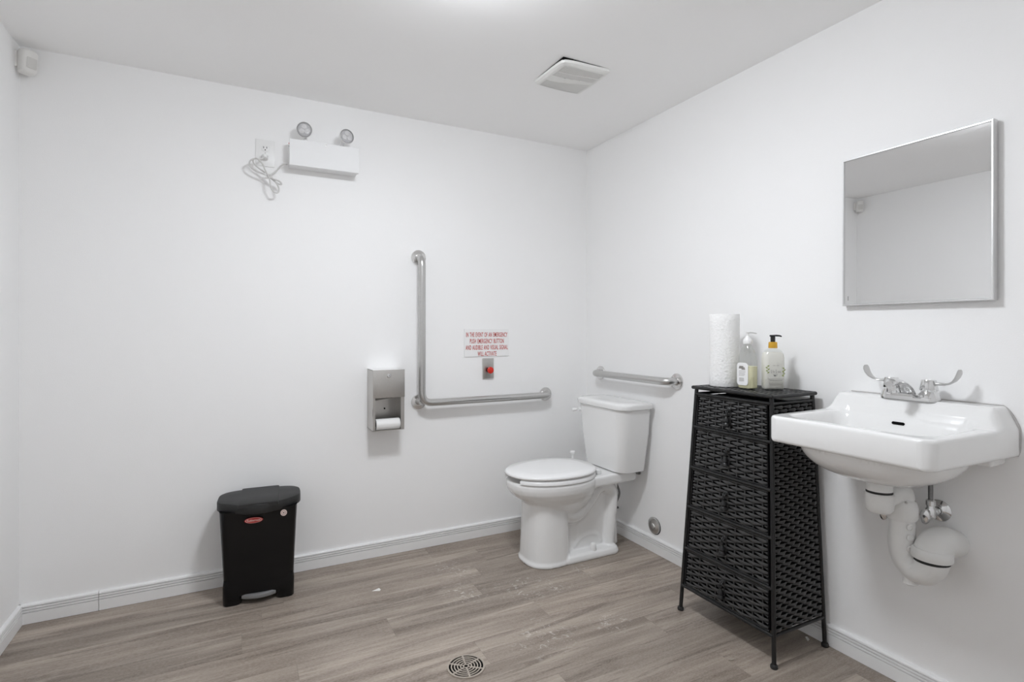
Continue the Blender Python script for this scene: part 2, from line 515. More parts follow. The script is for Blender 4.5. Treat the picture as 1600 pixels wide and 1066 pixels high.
# faucet
fx = -.055
fau = empty('faucet', (fx, SY, ZL), 'chrome centerset faucet with two wing lever handles on the sink ledge', 'faucet')
lp0 = rrect(.026, .079, .024, 8); lp1 = rrect(.022, .075, .021, 8)
MB().loft([[(fx + p[0], SY + p[1], z) for p in l] for l, z in ((lp0, ZL - .002), (lp0, ZL + .008), (lp1, ZL + .016), (rrect(.012, .066, .011, 8), ZL + .018))]).build('base_plate', 'chrome', fau, sharp=50)
for s in (1, -1):
    hyy = SY + s * .051
    MB().lathe([(.027, ZL + .010), (.026, ZL + .018), (.021, ZL + .025), (.020, ZL + .029)], 28, (fx, hyy, 0)).build('handle_base', 'chrome', fau)
    h = MB().lathe([(.0225, ZL + .030), (.0235, ZL + .032), (.0215, ZL + .045), (.0192, ZL + .058), (.0175, ZL + .0615), (0, ZL + .062)], 28, (fx, hyy, 0)).build('handle', 'chrome', fau)
    pts = [(.016, .051, .0068, .0046), (.028, .0515, .0060, .0042), (.040, .0515, .0070, .0036), (.052, .0545, .0105, .0030), (.063, .062, .0150, .0025), (.071, .073, .0178, .0023), (.0755, .085, .0178, .0022), (.0765, .092, .0145, .0022), (.0765, .0965, .0075, .0020)]
    loops = []
    for k, (d, z, wd, th) in enumerate(pts):
        a = pts[max(k - 1, 0)]; c = pts[min(k + 1, len(pts) - 1)]
        tg = Vector((c[0] - a[0], c[1] - a[1])).normalized(); nm = Vector((-tg.y, tg.x))
        loops.append([(fx - .0 + wd * math.cos(q), hyy + s * (d + nm.x * th * math.sin(q)), ZL + z + nm.y * th * math.sin(q)) for q in [2 * PI * j / 14 for j in range(14)]])
    MB().loft(loops).build('wing_lever', 'steel', h, label='brushed wing lever')
path = [(-.010, .018), (-.022, .032), (-.040, .044), (-.062, .0525), (-.085, .0555), (-.104, .053), (-.112, .049)]
wid = [.022, .021, .0185, .0165, .0155, .0150, .012]; hgt = [.016, .014, .0115, .0105, .011, .0115, .008]
loops = [[(fx + d + 0, SY + w * math.cos(q), ZL + z + hh * math.sin(q)) for q in [2 * PI * j / 18 for j in range(18)]] for (d, z), w, hh in zip(path, wid, hgt)]
MB().loft(loops).build('spout', 'chrome', fau)
MB().lathe([(.0115, .024), (.0125, .026), (.0125, .038), (.0115, .046)], 24, (fx - .098, SY, ZL)).build('aerator', 'chrome', fau)

# trap
trap = empty('drain_trap', (-.12, SY, .40), 'white plastic drain trap hanging under the sink', 'pipe')
TX, TY = -.216, SY
MB().lathe([(.026, .700), (.034, .690), (.0345, .655)][::-1], 30, (TX, TY, 0)).build('tail_sleeve', 'pvc', trap)
MB().lathe([(.0335, .640), (.0335, .6555)], 30, (TX, TY, 0)).build('gasket', 'rubber', trap)
MB().lathe([(.028, .592), (.036, .600), (.0375, .612), (.0375, .644), (.034, .648)], 30, (TX, TY, 0)).build('drain_cup', 'pvc', trap)
P1 = Vector((-.118, SY - .010, 0))
MB().tube(smooth_path([(TX + .02, TY, .628), (TX + .06, TY - .003, .634), (P1.x - .015, P1.y, .640), (P1.x + .004, P1.y, .628), (P1.x, P1.y, .596)], 7), [.030] * 28 + [.034], 22).build('offset_elbow', 'pvc', trap)
MB().lathe([(.0375, .560), (.0405, .566), (.0405, .598), (.036, .612), (.030, .618)], 30, (P1.x, P1.y, 0)).build('slip_collar', 'pvc', trap)
for (dx, dy) in ((-.022, -.022), (.012, -.028)):
    MB().lathe([(.0045, 0), (.0045, .004), (.002, .006)], 12, (P1.x + dx, P1.y + dy, .612)).build('rivet', 'steel', trap)
P2 = Vector((-.110, SY - .080, 0))
u = smooth_path([(P1.x, P1.y, .572), (P1.x, P1.y, .53), (P1.x, P1.y, .485), (P1.x + .001, P1.y - .008, .447), (P1.x + .004, P1.y - .030, .424), (P2.x - .004, P2.y + .016, .424), (P2.x, P2.y + .000, .446), (P2.x, P2.y - .004, .474)], 6)
MB().tube(u, [lerp(.034, .0355, k / len(u)) if k < 18 else lerp(.0355, .044, (k - 18) / (len(u) - 18)) for k in range(len(u))], 26).build('trap_bend', 'pvc', trap)
MB().lathe([(.014, .372), (.020, .376), (.019, .388), (.024, .405)], 24, (P1.x + .003, P1.y - .022, 0)).build('cleanout_plug', 'pvc', trap)
for z in (.545, .515, .482):
    MB().lathe([(.0095, 0), (.0095, .003), (.006, .004), (.006, .0015), (0, .0015)], 18, (P1.x - .018, P1.y - .0305, z), (-.5, -.86, 0)).build('moulded_clip', 'pvc', trap)
MB().lathe([(.0432, .458), (.0432, .474)], 30, (P2.x, P2.y - .004, 0)).build('seal_ring', 'rubber', trap)
ax = Vector((.25, -.06, 1)).normalized()
e0 = Vector((P2.x, P2.y - .004, .472))
el = smooth_path([e0, e0 + Vector((.003, -.002, .018)), e0 + Vector((.018, -.004, .034)), e0 + Vector((.046, -.007, .037)), e0 + Vector((.078, -.009, .028)), (-.001, P2.y - .011, .494)], 6)
MB().tube(el, [lerp(.0475, .038, k / len(el)) for k in range(len(el))], 28).build('wall_elbow', 'pvc', trap)
MB().lathe([(.048, -.006), (.0500, -.002), (.0500, .018), (.046, .024)], 30, e0, (.03, -.02, 1)).build('elbow_collar', 'pvc', trap)

def stop_valve(y, z, label):
    r = empty('stop_valve', (0, y, z), label, 'valve', 'stop valves below the sink')
    MB().lathe([(.031, .0005), (.0315, .004), (.026, .008), (.013, .012), (.012, .014)], 30, (0, y, z), (-1, 0, 0)).build('escutcheon', 'chrome', r)
    MB().tube([(-.006, y, z), (-.05, y, z)], .0085, 16).build('stub_pipe', 'chrome', r)
    MB().lathe([(.011, .018), (.013, .021), (.013, .034), (.011, .037)], 8, (0, y, z), (-1, 0, 0)).build('compression_nut', 'chrome', r)
    MB().lathe([(.0125, -.014), (.0135, -.008), (.0135, .012), (.0105, .016), (.0105, .022), (.0125, .023), (.0125, .036), (.009, .040)], 16, (-.052, y, z)).build('valve_body', 'chrome', r)
    MB().tube([(-.060, y, z - .004), (-.078, y, z - .004)], .0055, 12).build('stem', 'chrome', r)
    lo = [[(-.078 - t, y + .0125 * k * math.cos(q), z - .006 + .022 * k * math.sin(q)) for q in [2 * PI * j / 24 for j in range(24)]] for t, k in ((0, .8), (.002, 1), (.007, 1), (.009, .85))]
    h = MB().loft(lo).build('oval_handle', 'chrome', r)
    MB().lathe([(.004, 0), (.004, .0015), (0, .002)], 10, (-.0865, y, z - .005), (-1, 0, 0)).build('screw', 'hose', h)
    p = smooth_path([(-.052, y, z + .036), (-.053, y + .0, z + .09), (-.056, y + .004, z + .16), (-.058, lerp(y, SY, .3), z + .215)], 6)
    MB().tube(p, .0062, 12).build('supply_hose', 'hose', r)
    return r
stop_valve(-1.826, .579, 'chrome stop valve beside the trap elbow with its whole hose showing')
stop_valve(-1.713, .556, 'chrome stop valve whose oval handle shows under the drain cup')

# ------------------------------------------------------------------ mirror
my0, my1, mz0, mz1 = -1.966, -1.548, 1.203, 1.703
mir = empty('wall_mirror', (-.01, (my0 + my1) / 2, mz0), 'square framed mirror with thin bright metal frame above the sink', 'mirror')
b = MB()
prof = [(0, .004), (0, .0245), (.0015, .0265), (.0048, .0265), (.0060, .0245), (.0060, .016)]
corner = lambda o, x: [(-x, my0 + o, mz0 + o), (-x, my1 - o, mz0 + o), (-x, my1 - o, mz1 - o), (-x, my0 + o, mz1 - o)]
b.loft([corner(o, x) for o, x in prof], cap0=True, cap1=False)
b.build('frame', 'frame_chrome', mir, sharp=20)
MB().box(-.0225, -.016, my0 + .0058, my1 - .0058, mz0 + .0058, mz1 - .0058).build('glass', 'mirror', mir)
MB().box(-.0229, -.0225, my1 - .0185, my1 - .0175, mz0 + .018, mz0 + .033).build('edge_chip', 'gap', mir)
mir.rotation_euler = (0, math.radians(.15), math.radians(-.78))      # hangs a touch askew

# ------------------------------------------------------------------ wicker drawer tower
CY = -1.279
tower = empty('wicker_drawer_tower', (-.16, CY, 0), 'tapered black wicker drawer tower with five drawers beside the sink', 'drawer unit')
TZ = .889
def xf(z): return lerp(-.297, -.252, z / .9)
def xr(z): return lerp(-.026, -.034, z / .9)
def hw(z): return lerp(.210, .167, z / .9)
for sx in (0, 1):
    for s in (1, -1):
        X = xf if sx == 0 else xr
        lg = MB().tube([(X(z), CY + s * hw(z), z) for z in (.012, .3, .6, TZ)], .0075, 14).build('leg', 'rod', tower)
        MB().lathe([(.0105, 0), (.012, .002), (.012, .009), (.009, .014)], 16, (X(0), CY + s * hw(0), 0)).build('foot', 'rubber', lg)
RZ = [.868, .738, .577, .419, .2535, .1025]
for z in RZ:
    MB().tube([(xf(z) - .003, CY + hw(z), z), (xf(z) - .003, CY - hw(z), z)], .0064, 12).build('front_rail', 'rod', tower)
for s in (1, -1):
    for z in (.1025, .868):
        MB().tube([(xf(z), CY + s * hw(z), z), (xr(z), CY + s * hw(z), z)], .0058, 12).build('side_rail', 'rod', tower)
MB().tube([(xr(.1025), CY + hw(.1025), .1025), (xr(.1025), CY - hw(.1025), .1025)], .0055, 12).build('back_rail', 'rod', tower)

def strand(parent, a, b, nrm, up, pitch, par, hgt, thick, amp):
    """one flat wicker strand from a to b weaving over stakes at the given pitch"""
    a, b, nrm, up = Vector(a), Vector(b), Vector(nrm), Vector(up)
    L = (b - a).length; k = max(4, int(round(L / pitch * 4)))
    loops = []
    for i in range(k + 1):
        t = i / k; p = a.lerp(b, t)
        ph = math.sin(PI * (t * L / pitch + par))
        c = p + nrm * amp * ph
        hh = hgt * (.34 + .15 * ph)
        loops.append([c + up * hh, c + nrm * thick, c - up * hh, c - nrm * thick])
    return MB().loft(loops).build('strand', 'wicker', parent, sharp=85)

def handle(parent, z):
    x = xf(z) - .012
    h = MB()
    h.lathe([(0, 0), (.010, .000), (.011, .003), (.008, .006), (0, .007)], 14, (x + .004, CY, z + .030), (-1, 0, 0))
    h.tube(smooth_path([(x - .002, CY - .004, z + .030), (x - .010, CY - .004, z + .024), (x - .010, CY - .003, z + .014)], 4), .0028, 8)
    h.tube(smooth_path([(x - .002, CY + .004, z + .030), (x - .010, CY + .004, z + .024), (x - .010, CY + .003, z + .014)], 4), .0028, 8)
    h.lathe([(0, .016), (.006, .015), (.0075, .010), (.0055, .004), (.0085, -.002), (.0125, -.010), (.0135, -.017), (.010, -.021), (.012, -.024), (.0165, -.030), (.0165, -.036), (.010, -.040), (0, -.041)][::-1], 16, (x - .011, CY, z))
    h.v = [Vector((x + (p.x - x) * .85, CY + (p.y - CY) * .85, z + (p.z - z) * .85)) for p in h.v]
    return h.build('drop_handle', 'rod', parent, label='black bell shaped drop handle')

for i in range(5):
    zt, zb = RZ[i] - .009, RZ[i + 1] + .009
    dr = MB()
    # tray body behind the front
    ins = .016
    lo = []
    for z in (zb, zt):
        w = hw(z) - ins
        lo.append([(xf(z) + .006, CY + w, z), (xr(z) - .03, CY + w, z), (xr(z) - .03, CY - w, z), (xf(z) + .006, CY - w, z)])
    dr.loft(lo)
    d = dr.build('drawer', 'dark', tower)
    # thin rod around the drawer front
    w0, w1 = hw(zb) - .0145, hw(zt) - .0145
    q = [(xf(zb) - .002, CY + w0, zb), (xf(zb) - .002, CY - w0, zb), (xf(zt) - .002, CY - w1, zt), (xf(zt) - .002, CY + w1, zt)]
    MB().tube(q + q[:1], .0036, 8).build('front_edge', 'rod', d)
    rows = 11
    nr = Vector((-1, 0, .048)).normalized(); upv = Vector((.048, 0, 1)).normalized()
    nst = 9
    st = MB()
    for k in range(nst):
        t = (k + .5) / nst
        st.tube([(xf(zb), CY + lerp(w0 - .006, -w0 + .006, t), zb), (xf(zt), CY + lerp(w1 - .006, -w1 + .006, t), zt)], .0028, 6)
    st.build('stakes', 'wicker', d)
    for r in range(rows):
        t = (r + .5) / rows
        z = lerp(zb + .003, zt - .003, t); w = lerp(w0, w1, t) - .005
        strand(d, (xf(z) - .001, CY + w, z), (xf(z) - .001, CY - w, z), nr, upv, 2 * w / nst, (r % 2) + 0, (zt - zb - .006) / rows, .0024, .0046)
    handle(d, (zt + zb) / 2 - .004)

for s in (-1, 1):
    zb, zt = .112, .860
    lo = [[(xf(z) + .008, CY + s * (hw(z) - .002), z), (xr(z) - .008, CY + s * (hw(z) - .002), z), (xr(z) - .008, CY + s * (hw(z) - .006), z), (xf(z) + .008, CY + s * (hw(z) - .006), z)] for z in (zb, zt)]
    sp = MB().loft(lo).build('side_panel', 'dark', tower)
    rows = 58; nst = 9
    nr = Vector((0, s, .048)).normalized(); upv = Vector((0, -s * .048, 1)).normalized()
    for r in range(rows):
        t = (r + .5) / rows; z = lerp(zb, zt, t)
        a = (xf(z) + .009, CY + s * (hw(z) + .001), z); c = (xr(z) - .009, CY + s * (hw(z) + .001), z)
        strand(sp, a, c, nr, upv, (c[0] - a[0]) / nst, r % 2, (zt - zb) / rows, .0022, .0044)
# woven top with a rod border
ty = .176
tp = MB().box(-.262, -.032, CY - ty + .002, CY + ty - .002, .886, .8955).build('top', 'dark', tower)
q = [(-.263, CY + ty), (-.263, CY - ty), (-.030, CY - ty), (-.030, CY + ty)]
for k in range(4):
    a, c = q[k], q[(k + 1) % 4]
    MB().tube([(a[0], a[1], .893), (c[0], c[1], .893)], .0068, 12).build('top_rail', 'rod', tower)
for k, (a, c) in enumerate(q):
    MB().lathe([(0, -.0072), (.0055, -.005), (.0074, 0), (.0055, .005), (0, .0072)], 12, (a, c, .893)).build('corner_ball', 'rod', tower)
rows = 16
for r in range(rows):
    x = lerp(-.255, -.038, (r + .5) / rows)
    strand(tp, (x, CY + ty - .007, .8975), (x, CY - ty + .007, .8975), (0, 0, 1), (1, 0, 0), (2 * ty - .014) / 12, r % 2, .0125, .0014, .0016)
TOP = .9005

# ------------------------------------------------------------------ things on the tower
px, py = -.160, -1.166
tw = empty('paper_towel_roll', (px, py, TOP), 'tall white embossed paper towel roll on the black wicker tower', 'paper towel')
R0 = .0565
lo = []
for z in [TOP, TOP + .002] + [TOP + .002 + .278 * k / 10 for k in range(1, 11)] + [TOP + .282]:
    k = 1 if TOP < z < TOP + .281 else .985
    lo.append([(px + R0 * k * math.cos(a), py + R0 * k * math.sin(a), z) for a in [2 * PI * j / 48 for j in range(48)]])
inner = [[(px + .021 * math.cos(a), py + .021 * math.sin(a), z) for a in [2 * PI * j / 48 for j in range(48)]] for z in (TOP + .282, TOP)]
MB().loft(lo + inner, ring=True).build('paper', 'towel', tw, sharp=50)
MB().loft([[(px + r * math.cos(a), py + r * math.sin(a), z) for a in [2 * PI * j / 32 for j in range(32)]] for r, z in ((.0208, TOP), (.0208, TOP + .281), (.0195, TOP + .281), (.0195, TOP))], ring=True).build('cardboard_core', mat('cardboard', (.42, .33, .24), .9), tw)

def bottle_loops(cx, cy, prof, ang, n=7):
    """prof = (z, half width, half depth, corner radius)"""
    c, s = math.cos(ang), math.sin(ang); out = []
    for z, a, d, r in prof:
        out.append([(cx + p[0] * c - p[1] * s, cy + p[0] * s + p[1] * c, z) for p in rrect(a, d, r, n)])
    return out
# clear bottle, two thirds full of yellow soap, label towards the tower front
bx, by = -.176, -1.288
B = empty('soap_bottle', (bx, by, TOP), 'clear pump bottle of yellow soap with white cap', 'soap bottle')
z0 = TOP
pf = [(z0, .016, .025, .012), (z0 + .002, .021, .030, .013), (z0 + .006, .0225, .0325, .014), (z0 + .085, .0225, .0325, .014), (z0 + .108, .0223, .0320, .015), (z0 + .128, .0212, .0300, .017), (z0 + .145, .0185, .0250, .0165), (z0 + .157, .0150, .0185, .0140), (z0 + .167, .0118, .0118, .0116), (z0 + .175, .0115, .0115, .0113)]
MB().loft(bottle_loops(bx, by, pf, 0)).build('bottle', 'clear', B)
pl = [(z, a - .0012, d - .0012, r - .001) for z, a, d, r in pf[:4]]
pl[0] = (z0 + .0015, .015, .024, .011); pl[1] = (z0 + .0032, .0198, .0288, .012)
MB().loft(bottle_loops(bx, by, pl, 0)).build('liquid', 'soap_yellow', B)
lab = rrect(.0245, .042, .012, 6)
ml = frame_mx((bx - .0232, by + .004, z0 + .056), (0, -1, 0), (0, 0, 1))
lb = MB().loft([[(p[0], p[1], z) for p in lab] for z in (0, .0006)], mx=ml).build('label', 'label', B)
pr = MB()
for yy, x0, x1, h in ((.027, -.014, .004, .0030), (.0225, -.016, .010, .0030), (.018, -.004, .012, .0022), (.011, -.016, .013, .0007), (.006, -.016, .013, .0006), (.002, -.016, .010, .0006), (-.002, -.016, .012, .0006), (-.006, -.016, .008, .0006)):
    pr.box(x0, x1, yy - h, yy + h, .0006, .0008, ml)
for k in range(9): pr.box(-.014 + k * .0024, -.0130 + k * .0024, -.028, -.014, .0006, .0008, ml)
pr.build('label_print', 'grey_ink', lb)
MB().lathe([(.0158, z0 + .168), (.0165, z0 + .170), (.0165, z0 + .180), (.0130, z0 + .187), (.0085, z0 + .193), (.0075, z0 + .197), (.0050, z0 + .198)], 24, (bx, by, 0)).build('cap', 'white_plastic', B)
pu = MB().lathe([(.0052, z0 + .196), (.0052, z0 + .209), (.0075, z0 + .2095), (.0075, z0 + .2135), (.0, z0 + .215)], 18, (bx, by, 0))
rd = Vector((math.cos(-YAW) * .96, math.sin(-YAW) * 1.2, 0)).normalized()
nz = [Vector((bx, by, z0 + .2115)) + rd * d + Vector((0, 0, q)) for d, q in ((0, 0), (.012, .0005), (.024, -.001), (.032, -.004))]
pu.tube(nz, [.0045, .0038, .0032, .0028], 12)
pu.build('pump', 'white_plastic', B)

# clear bottle with printed botanical label facing the room
cx2, cy2 = -.112, -1.346
B2 = empty('soap_bottle', (cx2, cy2, TOP), 'clear pump bottle with amber collar and black pump', 'soap bottle')
ang = math.atan2(-.81, -.60) + PI / 2 + PI
ang = math.atan2(math.sin(-YAW - .06), math.cos(-YAW - .06))
pf = [(z0, .030, .015, .012), (z0 + .002, .0365, .021, .016), (z0 + .007, .0385, .0235, .018), (z0 + .118, .0385, .0235, .018), (z0 + .132, .0365, .0225, .019), (z0 + .143, .030, .0205, .0195), (z0 + .149, .021, .017, .0165), (z0 + .152, .0125, .0125, .0122), (z0 + .158, .0115, .0115, .0113)]
MB().loft(bottle_loops(cx2, cy2, pf, ang)).build('bottle', 'clear', B2)
pl = [(z0 + .0015, .029, .014, .011), (z0 + .0035, .035, .0195, .015), (z0 + .0085, .0376, .0226, .0172), (z0 + .118, .0376, .0226, .0172), (z0 + .131, .0357, .0217, .018), (z0 + .138, .0315, .0200, .0175)]
MB().loft(bottle_loops(cx2, cy2, pl, ang)).build('liquid', 'soap_pink', B2)
rt = Vector((math.cos(ang), math.sin(ang), 0)); fr = Vector((math.sin(ang), -math.cos(ang), 0))
m2 = frame_mx(Vector((cx2, cy2, z0 + .062)) + fr * .0238, rt, (0, 0, 1))
pr = MB()
for yy, x0, x1, h in ((.028, -.010, .000, .0005), (.028, .003, .013, .0005), (-.004, -.010, .008, .0005), (-.021, -.028, .028, .0005), (-.026, -.020, .024, .0006), (-.037, -.024, .026, .0005), (-.042, -.022, .024, .0006)):
    pr.box(x0, x1, yy - h, yy + h, 0, .0003, m2)
pr.build('label_print', 'grey_ink', B2)
pr = MB()
for k, (x0, yy, h) in enumerate(((-.016, .006, .006), (-.010, .006, .004), (-.006, .005, .003), (.001, .007, .006), (.008, .005, .003), (.012, .005, .003), (.016, .005, .003))):
    pr.box(x0, x0 + .0012, yy - h, yy + h, 0, .0003, m2); pr.box(x0, x0 + .003, yy - h, yy - h + .0012, 0, .0003, m2)
pr.build('label_script', 'grey_ink', B2)
pr = MB()
pr.add([(-.008, -.0085, .0004), (-.003, -.011, .0004), (.009, -.0075, .0004), (.003, -.0085, .0004), (-.002, -.0078, .0004), (-.006, -.0075, .0004)], [(0, 1, 2, 3, 4, 5)], m2)
pr.build('label_emblem', 'black_ink', B2)
pr = MB()
for sx, lst in ((-1, ((.026, .026, .4), (.031, .020, -.5), (.025, .014, .7), (.030, .008, -.4), (.026, .002, .5))), (1, ((.028, .018, -.4), (.033, .011, .6), (.027, .005, -.6), (.031, -.003, .5), (.026, -.009, -.3)))):
    for x, yy, t in lst:
        c, s = math.cos(t), math.sin(t)
        pr.add([(sx * x + .0045 * (math.cos(a) * c) - .0022 * math.sin(a) * s, yy + .0045 * math.cos(a) * s + .0022 * math.sin(a) * c, .0004 if abs(x) < .029 else -.002) for a in [2 * PI * j / 8 for j in range(8)]], [tuple(range(8))], m2)
pr.build('label_leaves', 'green_ink', B2)
MB().lathe([(.0150, z0 + .153), (.0156, z0 + .154), (.0150, z0 + .174), (.012, z0 + .176)], 24, (cx2, cy2, 0)).build('collar', 'gold', B2)
pu = MB().lathe([(.0082, z0 + .174), (.0082, z0 + .196), (.0100, z0 + .197), (.0100, z0 + .200), (0, z0 + .201)], 20, (cx2, cy2, 0))
nz = [Vector((cx2, cy2, z0 + .1985)) + rd * d + Vector((0, 0, q)) for d, q in ((-.011, .0), (.012, .0008), (.024, .0), (.031, -.0025))]
pu.tube(nz, [.0030, .0034, .0030, .0024], 12)
pu.build('pump', 'black_pump', B2)

# ------------------------------------------------------------------ toilet
YT = -.400
toilet = empty('toilet', (-.40, YT, 0), 'white two piece toilet with elongated bowl and closed lid', 'toilet')
def egg(cx, fr, bk, w, z, n=40, pw=2.15):
    """egg loop, fr towards the room (-x), bk towards the wall"""
    out = []
    for j in range(n):
        a = 2 * PI * j / n
        c, s = math.cos(a), math.sin(a)
        k = fr if c > 0 else bk
        xx = math.copysign(abs(c) ** (2 / pw), c) * k
        yy = math.copysign(abs(s) ** (2 / pw), s) * w
        out.append((-(cx + xx), YT + yy, z))
    return out
b = MB()
b.loft([egg(.524, .128, .100, .126, 0, pw=2.6), egg(.524, .130, .100, .128, .010, pw=2.6), egg(.524, .122, .098, .121, .024, pw=2.6), egg(.524, .116, .095, .117, .12, pw=2.7), egg(.524, .112, .093, .114, .22, pw=2.7), egg(.524, .115, .090, .113, .33, pw=2.6)])     # pedestal
b.loft([egg(.450, .10, .12, .08, .22), egg(.455, .15, .16, .115, .26), egg(.460, .195, .185, .145, .298), egg(.465, .232, .200, .166, .328), egg(.469, .250, .205, .177, .352), egg(.469, .256, .210, .181, .372), egg(.469, .256, .210, .181, .392), egg(.469, .250, .205, .175, .402)])     # bowl
b.loft([[(-(.195 + p[0] * 1), YT + p[1] * lerp(.95, 1.12, (p[0] + .155) / .31), z) for p in l] for l, z in ((rrect(.150, .118, .03), .350), (rrect(.155, .124, .03), .360), (rrect(.155, .124, .03), .394), (rrect(.150, .119, .03), .402))])   # tank deck
b.loft([[(-(.28 + p[0]), YT + p[1], z) for p in rrect(k, .058, .03)] for k, z in ((.165, .02), (.155, .2), (.17, .37))])      # web
b.loft([[(-(.330 + p[0]), YT + p[1], z) for p in l] for l, z in ((rrect(.178, .124, .05), 0), (rrect(.180, .126, .05), .012), (rrect(.174, .120, .05), .030), (rrect(.166, .110, .045), .036))])   # foot
tr = smooth_path([(.47, 0, .235), (.42, 0, .205), (.365, 0, .215), (.315, 0, .262), (.265, 0, .318), (.215, 0, .332), (.172, 0, .296), (.172, 0, .235), (.182, 0, .15), (.190, 0, .06), (.192, 0, .015)], 5)
t0 = len(b.v)
b.tube(tr, [.046] * len(tr), 20)
for k in range(t0, len(b.v)):
    p = b.v[k]; b.v[k] = Vector((-p.x, YT + p.y * 2.05, p.z))
t0 = len(b.v)
tr = smooth_path([(.40, 0, .05), (.365, 0, .085), (.315, 0, .100), (.26, 0, .09), (.235, 0, .05)], 5)
b.tube(tr, [.032] * len(tr), 16)
for k in range(t0, len(b.v)):
    p = b.v[k]; b.v[k] = Vector((-p.x, YT + p.y * 2.0, p.z))
t0 = len(b.v)
b.tube([(.375, 0, .06), (.372, 0, .22)], .018, 16)
for k in range(t0, len(b.v)):
    p = b.v[k]; b.v[k] = Vector((-p.x, YT + p.y * 3.4, p.z))
b.build('bowl', 'porcelain', toilet, rem=(.0042, 5))
for s in (-1, 1):
    MB().lathe([(.0165, .030), (.0165, .042), (.0155, .058), (.011, .068), (.005, .0715), (0, .072)], 20, (-.312, YT + s * .098, 0)).build('bolt_cap', 'white_plastic', toilet)
# seat ring open at the front
ang0 = .40
outer, inn = [], []
nn = 56
for j in range(nn + 1):
    a = ang0 + (2 * PI - 2 * ang0) * j / nn
    def eg(fr, bk, w):
        c, s = math.cos(a), math.sin(a)
        k = fr if c > 0 else bk
        return Vector((-(.474 + math.copysign(abs(c) ** .93, c) * k), YT + math.copysign(abs(s) ** .93, s) * w, 0))
    outer.append(eg(.254, .205, .183)); inn.append(eg(.182, .135, .112))
lo = []
for o, i2 in zip(outer, inn):
    z = .404; d = (i2 - o)
    lo.append([o + Vector((0, 0, z)), o + Vector((0, 0, z + .012)), o + d * .10 + Vector((0, 0, z + .0185)), o + d * .5 + Vector((0, 0, z + .020)), i2 + Vector((0, 0, z + .014)), i2 + Vector((0, 0, z + .001))])
MB().loft(lo).build('seat', 'seat', toilet, sharp=60)
zl = .4265
MB().loft([egg(.474, .252, .200, .178, zl, 64), egg(.474, .258, .206, .184, zl + .004, 64), egg(.474, .258, .206, .184, zl + .010, 64), egg(.474, .250, .200, .176, zl + .0165, 64), egg(.474, .19, .15, .13, zl + .0200, 64), egg(.474, .08, .06, .05, zl + .0215, 64)]).build('seat_lid', 'seat', toilet, sharp=60)
MB().lathe([(.0075, .400), (.0075, .452), (.0085, .453)], 14, (-.262, YT + .158, 0)).lathe([(.0125, .452), (.014, .455), (.014, .464), (.010, .468)], 16, (-.262, YT + .158, 0)).build('hinge_post', 'white_plastic', toilet)
MB().box(-.285, -.245, YT + .07, YT + .165, .402, .424).build('hinge_block', 'white_plastic', toilet, bevel=.006)
MB().box(-.285, -.262, YT - .10, YT - .07, .402, .424).build('hinge_block', 'white_plastic', toilet, bevel=.006)
# tank
def tank_loop(x0, x1, w, rf, z, bow=.012, n=10):
    """back at x0, front at x1 (distance from wall); front corners rounded by rf, front slightly bowed"""
    out = []
    rb = .018
    pts = []
    for k in range(n + 1):      # front right corner (towards -y)
        a = PI / 2 * k / n
        pts.append((x1 - rf + rf * math.cos(a), w - rf * 1.1 + rf * 1.1 * math.sin(a)))
    half = pts
    for k in range(5):
        a = PI / 2 * k / 4
        half.append((x0 + rb - rb * math.sin(a), w - rb + rb * math.cos(a)))
    full = [(x, -y) for x, y in reversed(half)] + half
    for x, y in full:
        bx2 = bow * (1 - (y / w) ** 2) if x > (x0 + x1) / 2 else 0
        out.append((-(x + bx2), YT + y, z))
    return out
MB().loft([tank_loop(.045, .175, .150, .05, .402), tank_loop(.040, .186, .166, .052, .408), tank_loop(.038, .190, .170, .052, .43), tank_loop(.030, .202, .192, .054, .60), tank_loop(.027, .207, .200, .054, .722)]).build('tank', 'porcelain', toilet, sharp=50)
MB().loft([tank_loop(.024, .208, .201, .054, .7215), tank_loop(.020, .217, .211, .056, .727), tank_loop(.019, .219, .213, .056, .744), tank_loop(.021, .215, .210, .056, .752), tank_loop(.030, .205, .200, .054, .7565), tank_loop(.05, .17, .16, .05, .758)]).build('tank_lid', 'porcelain', toilet, sharp=50)
lv = MB().lathe([(.011, 0), (.011, .008), (.008, .012)], 16, (-.205, YT + .168, .688), (-1, 0, 0))
lv.tube(smooth_path([(-.222, YT + .168, .688), (-.226, YT + .182, .687), (-.229, YT + .200, .683)], 4), [.0070, .0070, .0072, .0074, .0078, .0084, .009, .0095, .0095], 12)
lv.build('flush_lever', 'white_plastic', toilet)
MB().lathe([(.012, .385), (.013, .388), (.013, .400), (.009, .403)], 8, (-.052, YT - .128, 0)).build('supply_nut', 'hose', toilet)
hs = smooth_path([(-.060, YT + .06, .41), (-.066, YT + .045, .35), (-.070, YT + .028, .305), (-.070, YT + .002, .256), (-.070, YT + .027, .200), (-.060, YT + .065, .150), (-.03, YT + .09, .14), (-.002, YT + .10, .14)], 6)
MB().tube(hs, .0062, 10).build('supply_hose', 'hose', toilet)

